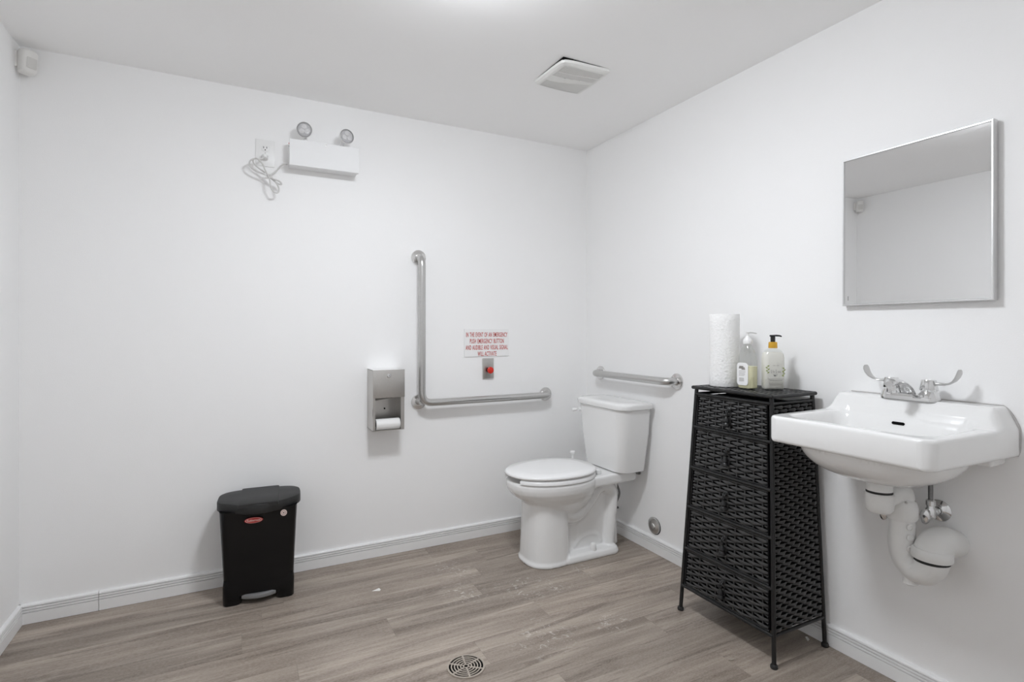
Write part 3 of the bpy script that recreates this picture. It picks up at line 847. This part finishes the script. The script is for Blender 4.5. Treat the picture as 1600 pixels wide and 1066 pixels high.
# ------------------------------------------------------------------ cleanout cover on the right wall
cl = empty('cleanout_cover', (0, -.592, .09), 'round metal cleanout cover low on the wall between toilet and wicker tower', 'pipe cover')
MB().lathe([(.043, .0), (.043, .0015), (.0, .002)], 36, (0, -.592, .131), (-1, 0, 0)).build('gap_shade_disc', 'dark', cl)  # flat black disc: its colour stands in for the shaded gap behind the cap
MB().lathe([(.0425, .001), (.0425, .0035), (.035, .005), (.033, .003)], 36, (0, -.589, .132), (-1, 0, 0)).build('rough_rim', 'caulk', cl)
MB().lathe([(.034, .002), (.034, .008), (.030, .011), (.018, .013), (0, .013)], 36, (0, -.592, .131), (-1, 0, 0)).build('cap', 'panel_steel', cl)
MB().box(-.019, -.012, -.604, -.580, .119, .143, Matrix.Translation((0, -.592, .131)) @ Matrix.Rotation(PI / 4, 4, 'X') @ Matrix.Translation((0, .592, -.131))).build('square_lug', 'steel', cl, bevel=.003)

# ------------------------------------------------------------------ grab bars
def flange(parent, c, nrm):
    MB().lathe([(.0385, .0005), (.0385, .006), (.0365, .0085), (.021, .010), (.0195, .012)], 36, c, nrm).build('flange', 'bright_steel', parent)
BR = .0185
gl = empty('grab_bar', (-.70, -.03, .75), 'long bent steel grab bar shaped like a letter L beside the paper dispenser', 'grab bar')
xa, xb, za, zb, off = -1.047, -.291, 1.492, .752, .062
xv = xa
pts = bend_path([(xv, -.004, za), (xv, -off, za), (xv, -off, zb), (xb, -off, zb), (xb, -.004, zb)], .055, 9)
MB().tube(pts, BR, 22).build('bar', 'steel', gl)
flange(gl, (xa, 0, za), (0, -1, 0)); flange(gl, (xb, 0, zb), (0, -1, 0))
flange(gl, (xa, 0, zb), (0, -1, 0))
MB().tube([(xa, -.004, zb), (xa + .004, -off + .004, zb + .006)], BR * .98, 20).build('post', 'steel', gl)
gr = empty('grab_bar', (-.03, -.445, .83), 'short straight steel grab bar above the toilet tank', 'grab bar')
ya, yb, zg = -.146, -.748, .8745
pts = bend_path([(-.004, ya, zg), (-off, ya, zg), (-off, yb, zg), (-.004, yb, zg)], .055, 9)
MB().tube(pts, BR, 22).build('bar', 'steel', gr)
flange(gr, (0, ya, zg), (-1, 0, 0)); flange(gr, (0, yb, zg), (-1, 0, 0))

# ------------------------------------------------------------------ toilet paper dispenser
tx0, tx1, tz0, tz1, td = -1.306, -1.156, .641, .930, .128
tp = empty('toilet_paper_dispenser', ((tx0 + tx1) / 2, -.06, tz0), 'steel double roll toilet paper dispenser left of the bent grab bar', 'dispenser')
T = .0016
MB().box(tx0, tx1, -T, -.0003, tz0, tz1).build('back_panel', 'panel_steel', tp)
for x in (tx0, tx1 - T):
    b = MB()
    prof = [(-T, tz0), (-td + .006, tz0), (-td + .006, tz0 + .065), (-td + .016, tz0 + .075), (-td + .016, tz0 + .10), (-td + .004, tz0 + .112), (-td, tz0 + .15), (-td, tz1), (-T, tz1)] if x == tx0 else [(-T, tz0), (-td + .004, tz0), (-td, tz1), (-T, tz1)]
    b.loft([[(xx, y, z) for y, z in prof] for xx in (x, x + T)])
    b.build('side_panel', 'panel_steel', tp)
MB().box(tx0, tx1, -td, -.0005, tz1 - T, tz1).build('top_panel', 'mirror_steel', tp)
MB().box(tx0, tx1, -td + .006, -.0005, tz0, tz0 + T).build('bottom_panel', 'panel_steel', tp)
for x0, x1 in ((tx0 + T, tx0 + .011), (tx1 - .016, tx1 - T)):
    MB().box(x0, x1, -td + .0075, -td + .006, tz0, .80).build('front_lip', 'panel_steel', tp)
dz = .798
dd = MB().box(tx0 - .001, tx1 + .001, -td - .0025, -td, dz, tz1 + .001).build('door', 'panel_steel', tp, bevel=.0012)
MB().box(tx0 - .001, tx1 + .001, -td, -td + .02, dz, dz + .0014).build('door_return', 'panel_steel', dd)
MB().lathe([(.0105, 0), (.0105, .002), (.008, .004), (.0075, .006), (0, .0065)], 24, (-1.232, -td - .002, .903), (0, -1, 0)).build('lock', 'chrome', dd)
MB().box(-1.2325, -1.2315, -td - .0092, -td - .008, .900, .906).build('keyhole', 'dark', dd)
b = MB()
b.loft([[(x, -td + .012, dz + .004), (x, -td + .011, dz + .004), (x, -.03, z), (x, -.031, z)] for x, z in ((tx0 + .014, .772), (tx1 - .022, .786))])
b.build('roll_flap', 'panel_steel', tp)
MB().lathe([(.004, 0), (.004, .003), (0, .004)], 10, (-1.222, -.003, .730), (0, -1, 0)).build('screw', 'dark', tp)
MB().tube([(tx0 + .003, -.094, .668), (tx0 + .018, -.094, .668)], .012, 18).build('spindle_end', 'rubber', tp)
roll = empty('toilet_paper_roll', (-1.228, -.094, .640), 'small white toilet paper roll inside the steel dispenser', 'toilet paper')
c0, c1, rr = tx0 + .018, tx1 - .017, .0262
lo = [[(x, -.094 + r * math.cos(a), .668 + r * math.sin(a)) for a in [2 * PI * j / 40 for j in range(40)]] for r, x in ((rr * .97, c0), (rr, c0 + .002), (rr, c1 - .002), (rr * .97, c1), (.013, c1), (.013, c0))]
MB().loft(lo, ring=True).build('paper', 'paper', roll, sharp=50)
b = MB()
b.loft([[(x, -.094 - rr * math.cos(a) - .0008, .668 + rr * math.sin(a)) for x in (c0 + .001, c1 - .001)] for a in (.9, .6, .3, .1, .02)], False, False, closed=False)
b.build('loose_end', 'paper', roll)

# ------------------------------------------------------------------ emergency sign and call button
sg = empty('emergency_sign', (-.661, 0, .976), 'small white wall sign with red emergency instructions', 'sign')
MB().box(-.795, -.527, -.0045, -.0004, .976, 1.127).build('plate', 'label', sg, bevel=.0008, seg=1)
lines = ['IN THE EVENT OF AN EMERGENCY', 'PUSH EMERGENCY BUTTON', 'AND AUDIBLE AND VISUAL SIGNAL', 'WILL ACTIVATE']
widths = [.247, .203, .252, .112]
for k, (t, wd) in enumerate(zip(lines, widths)):
    z = 1.0925 - k * .0346 - .003
    mxs = frame_mx((-.661, -.0047, z - .006), (1, 0, 0), (0, 0, 1))
    o = text_mesh(t, .0345, mxs, 'lettering', 'red_ink', sg, xs=.5, bold=.0005, spc=1.12)
    xs = [v.co.x for v in o.data.vertices]
    f = wd / (max(xs) - min(xs)); mid = (max(xs) + min(xs)) / 2
    for v in o.data.vertices: v.co.x = (v.co.x - mid) * f
bt = empty('emergency_button', (-.6555, 0, .857), 'red push button on a grey steel plate under the sign', 'button')
MB().box(-.688, -.623, -.010, -.0004, .857, .967).build('plate', 'panel_steel', bt, bevel=.002)
MB().lathe([(.0125, 0), (.0125, .010), (.010, .011), (.010, .020)], 24, (-.6555, -.010, .903), (0, -1, 0)).build('collar', 'dark', bt)
MB().lathe([(.011, .016), (.0175, .021), (.0185, .026), (.0170, .032), (.011, .0355), (0, .0365)], 28, (-.6555, -.010, .903), (0, -1, 0)).build('push_cap', 'red', bt)
for z in (.865, .959):
    MB().lathe([(.003, 0), (.003, .001), (0, .0015)], 10, (-.6555, -.010, z), (0, -1, 0)).build('screw', 'steel', bt)

# ------------------------------------------------------------------ emergency light, outlet
eb = empty('emergency_light', (-1.514, -.04, 1.862), 'white emergency light box with two round lamp heads', 'emergency light')
ex0, ex1, ez0, ez1 = -1.667, -1.362, 1.862, 1.980
body = MB().box(ex0 + .003, ex1 - .003, -.062, -.0005, ez0 + .003, ez1 - .002).build('back_box', 'white_metal', eb, bevel=.002)
MB().box(ex0, ex1, -.080, -.0625, ez0, ez1).build('front_cover', 'white_metal', eb, bevel=.0025, seg=3)
MB().lathe([(.0035, 0), (.0035, .0015), (0, .002)], 12, (-1.510, -.080, 1.971), (0, -1, 0)).build('indicator', 'panel_steel', eb)
MB().lathe([(.004, 0), (.004, .003), (0, .004)], 12, (ex0 + .003, -.045, 1.967), (-1, 0, 0)).build('test_button', 'red', eb, label='small red test button')
MB().lathe([(.003, 0), (.003, .002), (0, .003)], 12, (ex0 + .003, -.045, 1.955), (-1, 0, 0)).build('status_light', 'black_ink', eb)
def head(c, dr, base):
    c = Vector(c); dr = Vector(dr).normalized()
    h = MB().lathe([(0, -.040), (.014, -.040), (.022, -.036), (.029, -.020), (.0335, -.004), (.0345, 0), (.0335, .003), (.031, .003), (.0300, -.002)], 36, c, dr).build('lamp_head', 'white_plastic', eb)
    MB().lathe([(.0325, .0), (.0325, .0035), (.029, .0040), (.028, .002), (.0285, .0)], 36, c, dr, caps=False).build('bezel', 'lens_ring', h)
    MB().lathe([(.029, .0008), (.020, .0022), (0, .0028)], 36, c, dr).build('lens', 'lens', h)
    R3 = rot_to(dr)
    for k in range(3):
        a = PI / 2 + 2 * PI * k / 3
        MB().lathe([(.0115, .0018), (.0110, .0040), (.004, .0046), (0, .0046)], 20, c + R3 @ Vector((.0135 * math.cos(a), .0135 * math.sin(a), 0)), dr).build('led_optic', 'led', h)
    MB().tube([base, Vector(base) + Vector((0, 0, .006)), c - dr * .030 + Vector((0, 0, -.006))], [.011, .010, .009], 14).build('swivel', 'white_plastic', eb)
head((-1.605, -.086, 2.026), (-.16, -1, -.30), (-1.596, -.042, ez1 - .003))
head((-1.420, -.092, 2.024), (.20, -1, -.02), (-1.437, -.042, ez1 - .003))
ot = empty('wall_outlet', (-1.7625, 0, 1.86), 'white duplex wall outlet left of the emergency light', 'outlet')
MB().box(-1.802, -1.723, -.005, -.0004, 1.860, 1.980).build('cover_plate', 'white_plastic', ot, bevel=.002)
for z in (1.9395, 1.9005):
    lp = rrect(.0165, .0142, .011, 6)
    rc = MB().loft([[(-1.7625 + p[0] * k, -y, z + p[1] * k) for p in lp] for y, k in ((.004, 1), (.0062, 1), (.0068, .95))]).build('receptacle', 'white_plastic', ot)
    for dx in (-.0065, .0065): MB().box(-1.7625 + dx - .0012, -1.7625 + dx + .0012, -.0071, -.0066, z + .001, z + .0095).build('slot', 'dark', rc)
    MB().lathe([(.0026, 0), (.0026, .0004)], 12, (-1.7625, -.0068, z - .0055), (0, -1, 0)).build('ground_hole', 'dark', rc)
MB().lathe([(.003, 0), (.003, .001), (0, .0012)], 12, (-1.7625, -.005, 1.92), (0, -1, 0)).build('screw', 'steel', ot)
# power cord of the light: plug in the lower receptacle, a tied bundle of loops, then into the box
def onp(px_, py_, y):
    u_ = (px_ - 800) / 839; s_, c_ = math.sin(YAW), math.cos(YAW)
    dx, dy, dz_ = s_ + u_ * c_, c_ - u_ * s_, -(py_ - 516) / 839
    t = (y - CAM.y) / dy
    return Vector((CAM.x + t * dx, y, CAM.z + t * dz_))
lp = rrect(.0125, .011, .007, 5)
MB().loft([[(-1.7635 + p[0] * k, -y, 1.8985 + p[1] * k) for p in lp] for y, k in ((.0072, 1), (.022, 1), (.030, .8), (.036, .45))]).build('plug', 'white_plastic', eb)
cp = [(412, 246, -.036), (407, 249, -.05), (400, 247.5, -.06), (392.5, 250, -.062), (389.8, 255, -.06), (393, 262, -.056), (402, 268, -.054), (414, 273, -.056), (425, 279, -.058), (436, 283, -.056), (440, 288, -.054), (434, 287, -.05), (424, 279, -.048), (414, 270, -.046), (402, 261, -.048), (396, 254, -.052), (396.5, 248.5, -.058), (403, 248.5, -.066), (410, 256, -.068), (415, 267, -.066), (421, 279, -.064), (423, 291, -.062), (428, 300, -.06), (434, 301, -.058), (436, 295, -.056), (431, 285, -.052), (422, 275.5, -.048), (416, 272.5, -.04), (424, 272.5, -.03), (432, 267, -.026), (438, 260, -.03), (444, 256.5, -.034), (449.5, 257, -.036)]
pts = smooth_path([onp(*p) for p in cp], 6)
MB().tube(pts, .0036, 8).build('power_cord', 'cord', eb)
tie = onp(416, 272, -.056)
MB().tube([tie + Vector((-.004, 0, .004)), tie + Vector((.004, 0, -.004))], .0085, 10).build('cord_tie', 'white_plastic', eb)

# ------------------------------------------------------------------ motion detector in the back left corner
det = empty('motion_detector', (-W + .04, -.04, 2.07), 'white motion detector high in the corner under the ceiling', 'detector')
mdr = Matrix.Translation((-W + .036, -.042, 2.128)) @ Matrix.Rotation(math.radians(45), 4, 'Z') @ Matrix.Rotation(math.radians(5), 4, 'X')
lo = []
for y, hx, hz, r in ((.020, .020, .040, .010), (.015, .024, .046, .011), (-.008, .024, .046, .012), (-.018, .022, .043, .012), (-.023, .017, .036, .010)):
    lo.append([(p[0], y, p[1]) for p in rrect(hx, hz, r, 6)])
MB().loft(lo, mx=mdr).build('housing', 'detector', det, sharp=50)
lo = [[(p[0], y, -.006 + p[1]) for p in rrect(hx, hz, .004, 4)] for y, hx, hz in ((-.020, .0165, .020), (-.0250, .0165, .020), (-.0270, .012, .016))]
MB().loft(lo, mx=mdr).build('lens_window', 'detector_lens', det, sharp=50)
MB().loft([[(-W, -.046, z), (-W, -.002, z), (-W + .046, -.002, z), (-W + .042, -.010, z), (-W + .010, -.042, z)] for z in (2.105, 2.165)]).build('corner_bracket', 'detector', det)

# ------------------------------------------------------------------ exhaust fan grille
VX, VY, VS = -.618, -.768, .117
fan = empty('exhaust_fan_grille', (VX, VY, H), 'square white exhaust fan grille with curved louvres on the ceiling', 'ceiling vent')
MB().box(VX - VS + .004, VX + VS - .02, VY - VS + .004, VY + VS - .02, H - .011, H - .0002).build('fan_housing', 'dark', fan)
def vz(s, t):
    """depth of the grille below the ceiling; s along x, t along y (both -1..1)"""
    e = max(abs(s), abs(t))
    dome = .026 - .009 * (s * s + t * t) * .5 + .009 * ((1 - s) * (1 - t) / 4) ** 5 * 1.5
    return H - dome + .006 * sstep(.90, 1.0, e)
G = 48
b = MB(); vs2 = []; fs2 = []
band = lambda s: .06 - .11 * math.sin(s * 2.2)      # S shaped middle band
def region(s, t):
    """1 upper louvre field, 2 lower louvre field, 0 solid"""
    if abs(s) > .82: return 0
    c = band(s)
    h2 = lerp(.24, .09, (s + 1) / 2)
    if t > c + h2 and t < .86: return 2
    if t < c - h2 and t > -.84: return 1
    return 0
for i in range(G + 1):
    for j in range(G + 1):
        s, t = -1 + 2 * i / G, -1 + 2 * j / G
        r = .10
        qx, qy = max(abs(s) - 1 + r, 0), max(abs(t) - 1 + r, 0)
        k = 1.0
        l = math.hypot(qx, qy)
        ss, tt = s, t
        if l > r:
            ss = math.copysign(1 - r + qx * r / l, s); tt = math.copysign(1 - r + qy * r / l, t)
        vs2.append((VX + VS * ss, VY + VS * tt, vz(ss, tt)))
for i in range(G):
    for j in range(G):
        s, t = -1 + 2 * (i + .5) / G, -1 + 2 * (j + .5) / G
        if region(s, t) == 0: fs2.append((i * (G + 1) + j, (i + 1) * (G + 1) + j, (i + 1) * (G + 1) + j + 1, i * (G + 1) + j + 1))
n = G + 1
b.add(vs2, fs2)
# rim turning up towards the ceiling
per = [j for j in range(n)] + [i * n + n - 1 for i in range(1, n)] + [(n - 1) * n + j for j in range(n - 2, -1, -1)] + [i * n for i in range(n - 2, 0, -1)]
rim = [Vector((VX + (vs2[p][0] - VX) * .985, VY + (vs2[p][1] - VY) * .985, min(vs2[p][2] + .012, H - .0004))) for p in per]
b0 = len(b.v); b.v += rim
for k in range(len(per)):
    q2 = (k + 1) % len(per); b.f.append((per[k], per[q2], b0 + q2, b0 + k))
b.build('grille_plate', 'vent', fan, sharp=50)
b = MB()
for i in range(12):
    for j in range(12):
        s0, s1, t0_, t1_ = -.86 + 1.72 * i / 12, -.86 + 1.72 * (i + 1) / 12, -.86 + 1.72 * j / 12, -.86 + 1.72 * (j + 1) / 12
        b.add([(VX + VS * a, VY + VS * c, vz(a, c) + .006) for a, c in ((s0, t0_), (s1, t0_), (s1, t1_), (s0, t1_))], [(0, 1, 2, 3)])
b.build('grille_back', 'vent_back', fan)
def slats(which):
    b = MB(); NSL = 34
    for i in range(NSL):
        s = -.84 + 1.68 * (i + .5) / NSL; hs_ = .0150
        ts = [t for t in [-.86 + 1.72 * k / 60 for k in range(61)] if region(max(-.819, min(.819, s)), t) == which]
        if len(ts) < 2: continue
        t0_, t1_ = ts[0] - .03, ts[-1] + .03
        lo = []
        for k in range(7):
            t = lerp(t0_, t1_, k / 6); z = vz(s, t)
            lo.append([(VX + VS * (s - hs_), VY + VS * t, z), (VX + VS * (s + hs_), VY + VS * t, z), (VX + VS * (s + hs_), VY + VS * t, z + .004), (VX + VS * (s - hs_), VY + VS * t, z + .004)])
        b.loft(lo)
    if which == 1:
        lo = []
        for k in range(15):
            s = lerp(-.84, .84, k / 14); t = lerp(-.84, band(s) - .16, .6); z = vz(s, t) - .0004
            lo.append([(VX + VS * s, VY + VS * (t - .018), z), (VX + VS * s, VY + VS * (t + .018), z), (VX + VS * s, VY + VS * (t + .018), z + .004), (VX + VS * s, VY + VS * (t - .018), z + .004)])
        b.loft(lo)
    return b.build('louvre_slats', 'vent', fan, kind='stuff')
slats(1); slats(2)

# ------------------------------------------------------------------ pedal bin
BXC, BYC, BA = -1.788, -.128, math.radians(-4.5)
bn = empty('pedal_bin', (BXC, BYC, 0), 'black slim pedal bin with hinged lid standing against the wall', 'trash bin')
mb = Matrix.Translation((BXC, BYC, 0)) @ Matrix.Rotation(BA, 4, 'Z')
def body_loop(hx, y0, y1, z, r=.028, bow=.010):
    out = []
    for p in rrect(hx, (y1 - y0) / 2, r, 7):
        y = p[1] + (y0 + y1) / 2
        if p[1] < 0: y -= bow * (1 - (p[0] / hx) ** 2)
        out.append((p[0], y, z))
    return out
b = MB()
b.loft([body_loop(.126, -.088, .086, .030), body_loop(.130, -.094, .088, .034), body_loop(.134, -.098, .090, .12), body_loop(.142, -.110, .092, .30), body_loop(.146, -.116, .092, .385)], mx=mb)
b.build('body', 'black_plastic', bn, sharp=50)
for s in (1, -1):
    lo = []
    for z, g in ((0, -.003), (.004, 0), (.075, .001), (.10, -.002)):
        lo.append([(s * .0995 + p[0] * 1, -.004 + p[1], z) for p in rrect(.0345 + g, .096 + g, .020, 6)])
    MB().loft(lo, mx=mb).build('foot_skirt', 'black_plastic', bn, sharp=50)
MB().box(-.07, .07, .06, .088, .0, .06, mb).build('back_skirt', 'black_plastic', bn, bevel=.004)
MB().box(-.066, .066, -.086, -.080, .022, .10, mb).build('pedal_recess', 'dark', bn)
lo = []
for k in range(13):
    x = lerp(-.064, .064, k / 12); y = -.098 - .020 * (1 - (x / .064) ** 2)
    lo.append([(x, y + .03, .024), (x, y + .002, .022), (x, y - .001, .026), (x, y, .036), (x, y + .008, .040), (x, y + .03, .038)])
MB().loft(lo, mx=mb).build('pedal', 'pedal', bn, sharp=30)
# lid: rounded ends, front edge swelling in the middle, raised hinge band across it
def lid_loop(k, z, lift=0.0):
    out = []
    for a in [2 * PI * j / 72 for j in range(72)]:
        c, s = math.cos(a), math.sin(a)
        x = math.copysign(abs(c) ** .62, c) * .161
        y = math.copysign(abs(s) ** .55, s)
        if y < 0: y = y * (.118 + .026 * math.cos(x / .161 * PI) ** 1 * (1 if True else 0) + .010)
        else: y = y * .100
        out.append((x * k, (y + .01) * k - .01, z))
    return out
b = MB()
b.loft([lid_loop(.955, .380), lid_loop(.985, .378), lid_loop(1.0, .381), lid_loop(1.0, .408), lid_loop(.985, .4145), lid_loop(.95, .417), lid_loop(.5, .419)], mx=mb)
b.build('lid', 'lid_plastic', bn, sharp=45)
lo = []
for y in (-.146, -.140, -.05, .04, .088, .092):
    z = .4185 + (.0036 if -.141 < y < .09 else 0)
    lo.append([(-.076, y, .405), (-.074, y, z), (-.066, y, z + .0015), (.066, y, z + .0015), (.074, y, z), (.076, y, .405)])
MB().loft(lo, mx=mb).build('lid_band', 'lid_plastic', bn, sharp=35)
# oval badge with lettering, round sticker
def fy(x, z): 
    t = (z - .12) / .18
    h = lerp(.134, .142, t); return lerp(-.098, -.110, t) - .010 * (1 - (x / h) ** 2)
bxm, bzm = -.018, .347
mbd = mb @ frame_mx((bxm, fy(bxm, bzm) - .0016, bzm), (1, 0, 0), (0, .064, 1))
bd = MB().loft([[(.034 * k * math.cos(a), .0115 * k * math.sin(a), z) for a in [2 * PI * j / 40 for j in range(40)]] for k, z in ((1, -.004), (1, .0012), (.95, .0018))], mx=mbd).build('badge', 'badge', bn, label='red oval badge')
b = MB()
for k0, k1 in ((.90, .83),):
    b.loft([[(.034 * k * math.cos(a), .0115 * k * math.sin(a), .0022) for a in [2 * PI * j / 40 for j in range(40)]] for k in (k0, k1)], False, False, mx=mbd)
b.build('badge_border', 'badge_text', bd)
text_mesh('Rubbermaid', .0115, mbd @ Matrix.Translation((0, -.0036, .0021)), 'badge_lettering', 'badge_text', bd, xs=.86, bold=.0003, depth=.0002)
sxm, szm = .094, .362
msk = mb @ frame_mx((sxm, fy(sxm, szm) - .002, szm), (1, -.12, 0), (0, .064, 1))
sk = MB().loft([[(.0125 * math.cos(a), .0125 * math.sin(a), z) for a in [2 * PI * j / 28 for j in range(28)]] for z in (-.003, .0008)], mx=msk).build('sticker', 'sticker', bn, label='round pale sticker')
b = MB()
b.loft([[(k * math.cos(a), k * math.sin(a), .0011) for a in [2 * PI * j / 28 for j in range(28)]] for k in (.0086, .0075)], False, False, mx=msk)
b.add([((.0042 if j % 2 == 0 else .0018) * math.sin(PI * j / 5), (.0042 if j % 2 == 0 else .0018) * math.cos(PI * j / 5), .0011) for j in range(10)], [tuple(range(10))], msk)
b.build('sticker_emblem', 'black_ink', sk)

# ------------------------------------------------------------------ floor drain
fdx, fdy, fr0 = -1.200, -1.014, .0635
fd = empty('floor_drain', (fdx, fdy, 0), 'round bronze floor drain grate with concentric slots', 'drain')
MB().lathe([(fr0 - .003, .0004), (fr0 - .003, .0008), (0, .0008)], 48, (fdx, fdy, 0)).build('sump', 'dark', fd)
def ring(r0, r1, z0_, z1_, a0=0, a1=2 * PI, n=48):
    full = abs(a1 - a0 - 2 * PI) < 1e-6
    lo = []
    k = n if full else n + 1
    for j in range(k):
        a = a0 + (a1 - a0) * j / n
        c, s = math.cos(a), math.sin(a)
        lo.append([(fdx + r * c, fdy + r * s, z) for r, z in ((r0, z0_), (r1, z0_), (r1, z1_), (r0, z1_))])
    return lo
b = MB()
b.loft(ring(fr0 - .0065, fr0, .0003, .0034), ring=True)
for r in (.0085, .0185, .0285, .0385, .0485):
    b.loft(ring(r - .0021, r + .0021, .0006, .0030), ring=True)
for k in range(6):
    a = .35 + k * PI / 3
    w = .0022
    c, s = math.cos(a), math.sin(a)
    b.add([(fdx + r * c - q * s, fdy + r * s + q * c, z) for z in (.0006, .0029) for r, q in ((.007, -w), (fr0 - .005, -w * 1.5), (fr0 - .005, w * 1.5), (.007, w))], [(0, 1, 2, 3), (4, 5, 6, 7), (0, 1, 5, 4), (1, 2, 6, 5), (2, 3, 7, 6), (3, 0, 4, 7)])
b.build('grate', 'drain', fd, sharp=40)

# ------------------------------------------------------------------ litter on the floor
def chip(name, x, y, pts, m, label, cat, h=.0012, group=None):
    b = MB()
    b.loft([[(x + p[0], y + p[1], z + (p[2] if len(p) > 2 else 0)) for p in pts] for z in (.0003, h)])
    return tag(b.build(name, m), label, cat, group)
chip('paint_flake', -1.342, -.347, [(-.020, -.004), (.010, -.016), (.017, -.008), (.014, .010), (-.004, .002)], 'flake', 'white flake lying on the bare floor near the pedal bin', 'flake')
chip('paint_flake', -.040, -1.432, [(-.012, -.010), (.004, -.006), (.014, .010), (.006, .012), (-.004, .0)], 'flake', 'white flake on the floor under the wicker tower', 'flake')
chip('dark_crumb', -.386, -1.394, [(-.012, .002), (-.004, -.004), (.008, -.004), (.013, .002), (.003, .004), (-.005, .006)], 'drain', 'dark brown crumb on the floor in front of the wicker tower', 'crumb', .004)
